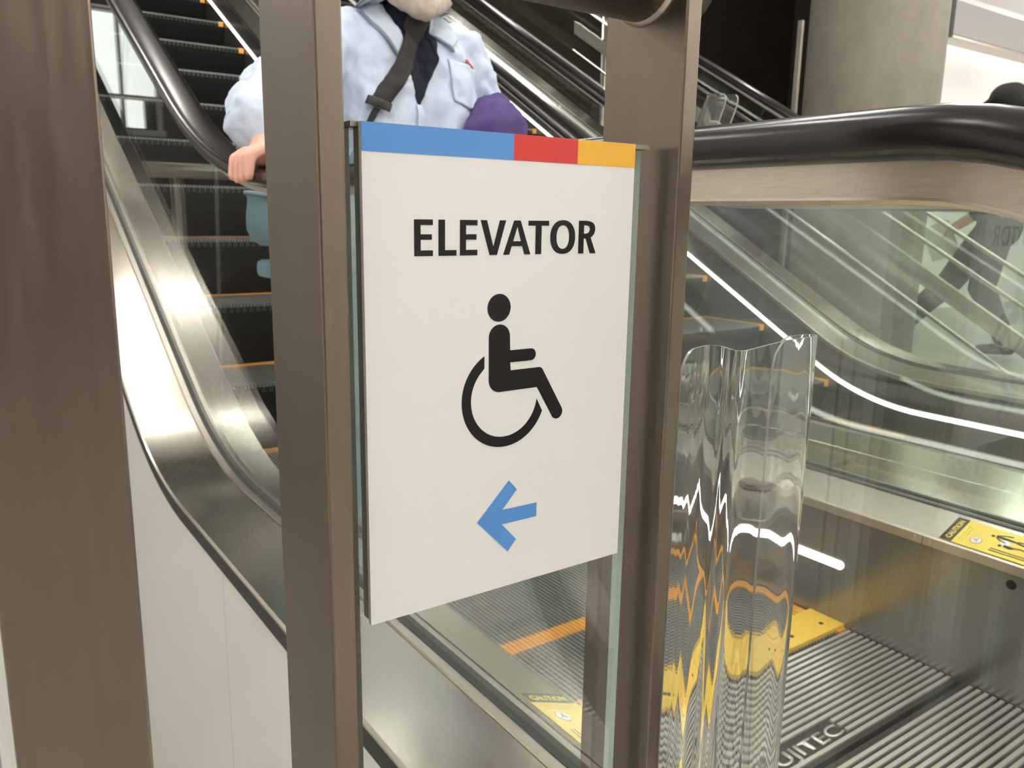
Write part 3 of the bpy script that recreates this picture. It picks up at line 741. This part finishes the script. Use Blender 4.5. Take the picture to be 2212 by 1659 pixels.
drape('collar_seam',tree,[(1.172,1.478),(1.222,1.449),(1.228,1.434),(1.221,1.432),(1.208,1.448),(1.172,1.470)],.009,'shirt_seam',sh,2.05)
drape('placket',tree,[(1.100,1.285),(1.121,1.285),(1.117,.90),(1.096,.90)],.004,'shirt',sh,2.0)
drape('pocket',tree,[(1.205,1.415),(1.315,1.405),(1.318,1.300),(1.265,1.285),(1.212,1.305)],.004,'shirt',sh,2.05)
drape('embroidery',tree,[(1.268,1.422),(1.306,1.410),(1.306,1.402),(1.268,1.413)],.007,'sticker_red',sh,2.05)
for xx,zz in ((1.078,1.352),(1.108,1.20),(1.106,1.09)):
    h=tree.ray_cast(Vector((xx,1.2,zz)),Vector((0,1,0)))
    if h[0] is not None: tube('button',[h[0]+V3((0,-.004,0)),h[0]+V3((0,-.009,0))],.0068,'sticker_white',sh,12)
bm.free()
ax=V3((-.040,-.085,-.045)).normalized(); sx_=ax.orthogonal().normalized(); ux=ax.cross(sx_); rings=[]
for k,(d,rad) in enumerate(((0,.060),(.03,.070),(.062,.079),(.062,.074),(.03,.062),(0,.05))):
    c0=V3((.634,1.838,1.192))+ax*d
    rings.append([c0+(sx_*math.cos(2*math.pi*q/26)+ux*math.sin(2*math.pi*q/26))*rad*(1+.10*math.sin(q*.9+k*.3)) for q in range(26)])
loft('cuff',rings,'shirt',sh)
tr_=blob('trousers',[[((cx+s*.075,2.14,.96),.125),((cx+s*.095,2.14,.84),.115),((cx+s*.11,2.095,.52),.085),((cx+s*.12,2.13,.13),.068)] for s in (-1,1)]+[[((cx-.08,2.14,.93),.125),((cx+.08,2.14,.93),.125)]],.014,'jeans',man,4,.012)
for s in (-1,1): blob('shoe',[[((cx+s*.12,2.17,.068),.042),((cx+s*.125,2.05,.066),.04),((cx+s*.13,1.97,.060),.034)]],.012,'shoe',man,3)
# shoulder bag with its strap (rests on the man)
bag=empty('shoulder_bag',(.80,2.17,.8)); tag(bag,'pale blue shoulder bag hanging from a black strap at the hip','bag')
def brel(o): o.parent=bag; o.matrix_parent_inverse=Matrix.Translation(-bag.location); return o
bm=bmesh.new(); bm.from_mesh(sh.data); bm.from_mesh(nk.data); tree=BVHTree.FromBMesh(bm)
brel(drape('strap',tree,[(1.105,1.555),(1.170,1.565),(1.160,1.500),(1.095,1.380),(1.010,1.275),(.965,1.290),(1.040,1.385),(1.085,1.470)],.014,'strap',None,2.05))
brel(drape('buckle',tree,[(.958,1.296),(1.014,1.276),(1.006,1.256),(.950,1.276)],.020,'gasket_dark',None,2.05))
brel(drape('hook',tree,[(.970,1.268),(.985,1.262),(.955,1.205),(.938,1.205)],.016,'strap',None,2.05))
bm.free()
ringp=[(.938+.024*math.cos(a),1.965+.01*math.sin(a),1.192+.024*math.sin(a)) for a in [2*math.pi*k/20 for k in range(21)]]
brel(tube('ring',ringp,.0045,'strap',None,8))
brel(tube('hanging_strap',[(.925,1.975,1.175),(.885,2.02,1.10),(.86,2.20,1.045)],.012,'bag_blue',None,8))
rings=[]
for z,ra,rb in ((.905,.060,.045),(.92,.085,.062),(.95,.098,.070),(.985,.098,.072),(1.012,.092,.068),(1.03,.095,.070)):
    rings.append([(.822+ra*math.cos(2*math.pi*k/28),2.31+rb*math.sin(2*math.pi*k/28),z+ (.018*max(0,-math.cos(2*math.pi*k/28)) if z>1.0 else 0)) for k in range(28)])
bb=brel(loft('bag_body',rings,'bag_blue'))
rim=[(.822+.096*math.cos(2*math.pi*k/28),2.31+.071*math.sin(2*math.pi*k/28),1.032+.018*max(0,-math.cos(2*math.pi*k/28))) for k in range(29)]
brel(tube('rim',rim,.006,'jeans',None,8))
brel(tube('tassel',[(.795,2.28,.91),(.795,2.275,.865)],.022,'bag_blue',None,12))
brel(box('bag_pouch',.757,.880,2.25,2.36,.815,.865,'bag_blue',None,.015))
# jacket over the arm
jk=empty('jacket',(1.36,2.03,.9)); tag(jk,'dark purple jacket folded over the forearm of the man','jacket')
def jrel(o): o.parent=jk; o.matrix_parent_inverse=Matrix.Translation(-jk.location); return o
jrel(blob('cloth',[[((1.405,2.10,1.250),.094),((1.33,1.99,1.235),.088),((1.285,1.95,1.20),.078)],[((1.46,2.10,1.15),.055),((1.465,2.08,.90),.055)],[((1.40,2.04,1.12),.09),((1.41,2.03,.86),.08)],[((1.34,1.985,1.13),.075),((1.35,1.98,.90),.065)]],.011,'jacket',None,4,.04,.09))
jrel(blob('lining',[[((1.25,1.945,1.165),.045),((1.285,1.93,.95),.05)],[((1.215,1.955,1.185),.020),((1.27,1.93,1.14),.04)]],.011,'jacket_in',None,4,.02,.08))

# --- walking man beyond the second escalator
wm=empty('person',(6.45,2.95,0)); wm.rotation_euler=(0,0,math.atan2(.9,-.42)); wm.scale=(1.04,1.04,1.04)
tag(wm,'man in dark clothes and black cap walking past beyond the glass','person')
body2=[[((0,0,1.0),.11),((.01,0,1.25),.125),((.02,0,1.45),.10)],[((.02,-.17,1.46),.075),((.02,.17,1.46),.075)],[((.03,0,1.5),.06),((.05,0,1.6),.06)],[((.07,0,1.69),.085),((.055,0,1.765),.10)],[((.155,0,1.70),.016),((.17,0,1.68),.015)],
 [((.02,.19,1.44),.06),((-.03,.25,1.16),.05),((.20,.24,.98),.036),((.27,.235,.93),.032)],[((.02,-.19,1.44),.06),((-.14,-.25,1.18),.05),((-.06,-.27,.93),.036),((-.02,-.27,.86),.034)],
 [((0,.09,.97),.105),((.28,.1,.52),.07),((.60,.1,.16),.05),((.62,.1,.10),.045)],[((0,-.09,.97),.105),((.06,-.1,.50),.07),((-.12,-.1,.10),.05)]]
for sx,c0 in ((1,(.27,.235,.93)),(-1,(-.02,-.27,.86))):
    for k in range(4): body2.append([((c0[0],c0[1]+(k-1.5)*.018,c0[2]),.014),((c0[0]+.05,c0[1]+(k-1.5)*.02,c0[2]-.035),.011),((c0[0]+.06,c0[1]+(k-1.5)*.02,c0[2]-.07),.010)])
    body2.append([((c0[0],c0[1],c0[2]),.015),((c0[0]+.05,c0[1]-sx*.03,c0[2]-.0),.012)])
b2=blob('body',body2,.011,'skin_b',wm,4)
blob('cap',[[((.03,0,1.80),.112),((.06,0,1.80),.108)],[((.13,-.05,1.785),.02),((.19,0,1.775),.018),((.13,.05,1.785),.02)],[((-.03,0,1.73),.08),((-.02,0,1.76),.09)]],.013,'cap_black',wm,3)
blob('coat',[[((0,0,.92),.145),((.01,0,1.22),.155),((.02,0,1.43),.13)],[((.02,-.17,1.45),.095),((.02,.17,1.45),.095)],[((.02,.19,1.44),.08),((-.03,.25,1.16),.07),((.15,.243,1.02),.055)],[((.02,-.19,1.44),.08),((-.14,-.25,1.18),.07),((-.08,-.268,.99),.055)],[((.01,-.07,1.45),.12),((.01,-.08,.95),.12)],[((.01,.07,1.45),.12),((.01,.08,.95),.12)]],.016,'cloth_dark',wm,4,.02)
blob('trousers',[[((0,.085,.97),.125),((.28,.1,.52),.088),((.60,.1,.16),.066)],[((0,-.085,.97),.125),((.06,-.1,.50),.088),((-.12,-.1,.14),.068)]],.016,'cloth_mid',wm,4,.015)
blob('shoe',[[((.57,.1,.055),.045),((.74,.1,.06),.04)]],.014,'shoe',wm,2); blob('shoe',[[((-.16,-.1,.06),.045),((.02,-.1,.046),.038)]],.014,'shoe',wm,2)
fo=empty('folder',(6.26,3.27,.86)); tag(fo,'pale paper folder held by the man in the black cap','folder')
box('cover',-.10,.10,-.008,.008,-.13,.13,'paper',fo,.003); box('sheet',-.09,.095,-.004,.004,-.12,.138,'sticker_white',fo); fo.rotation_euler=(.2,.4,2.2)

# wall sliver and skirting at the left edge behind the big post
struct(box('trim_2',.0045,.0170,.90,.94,-1.65,.62,'cladding_white',None,.004))
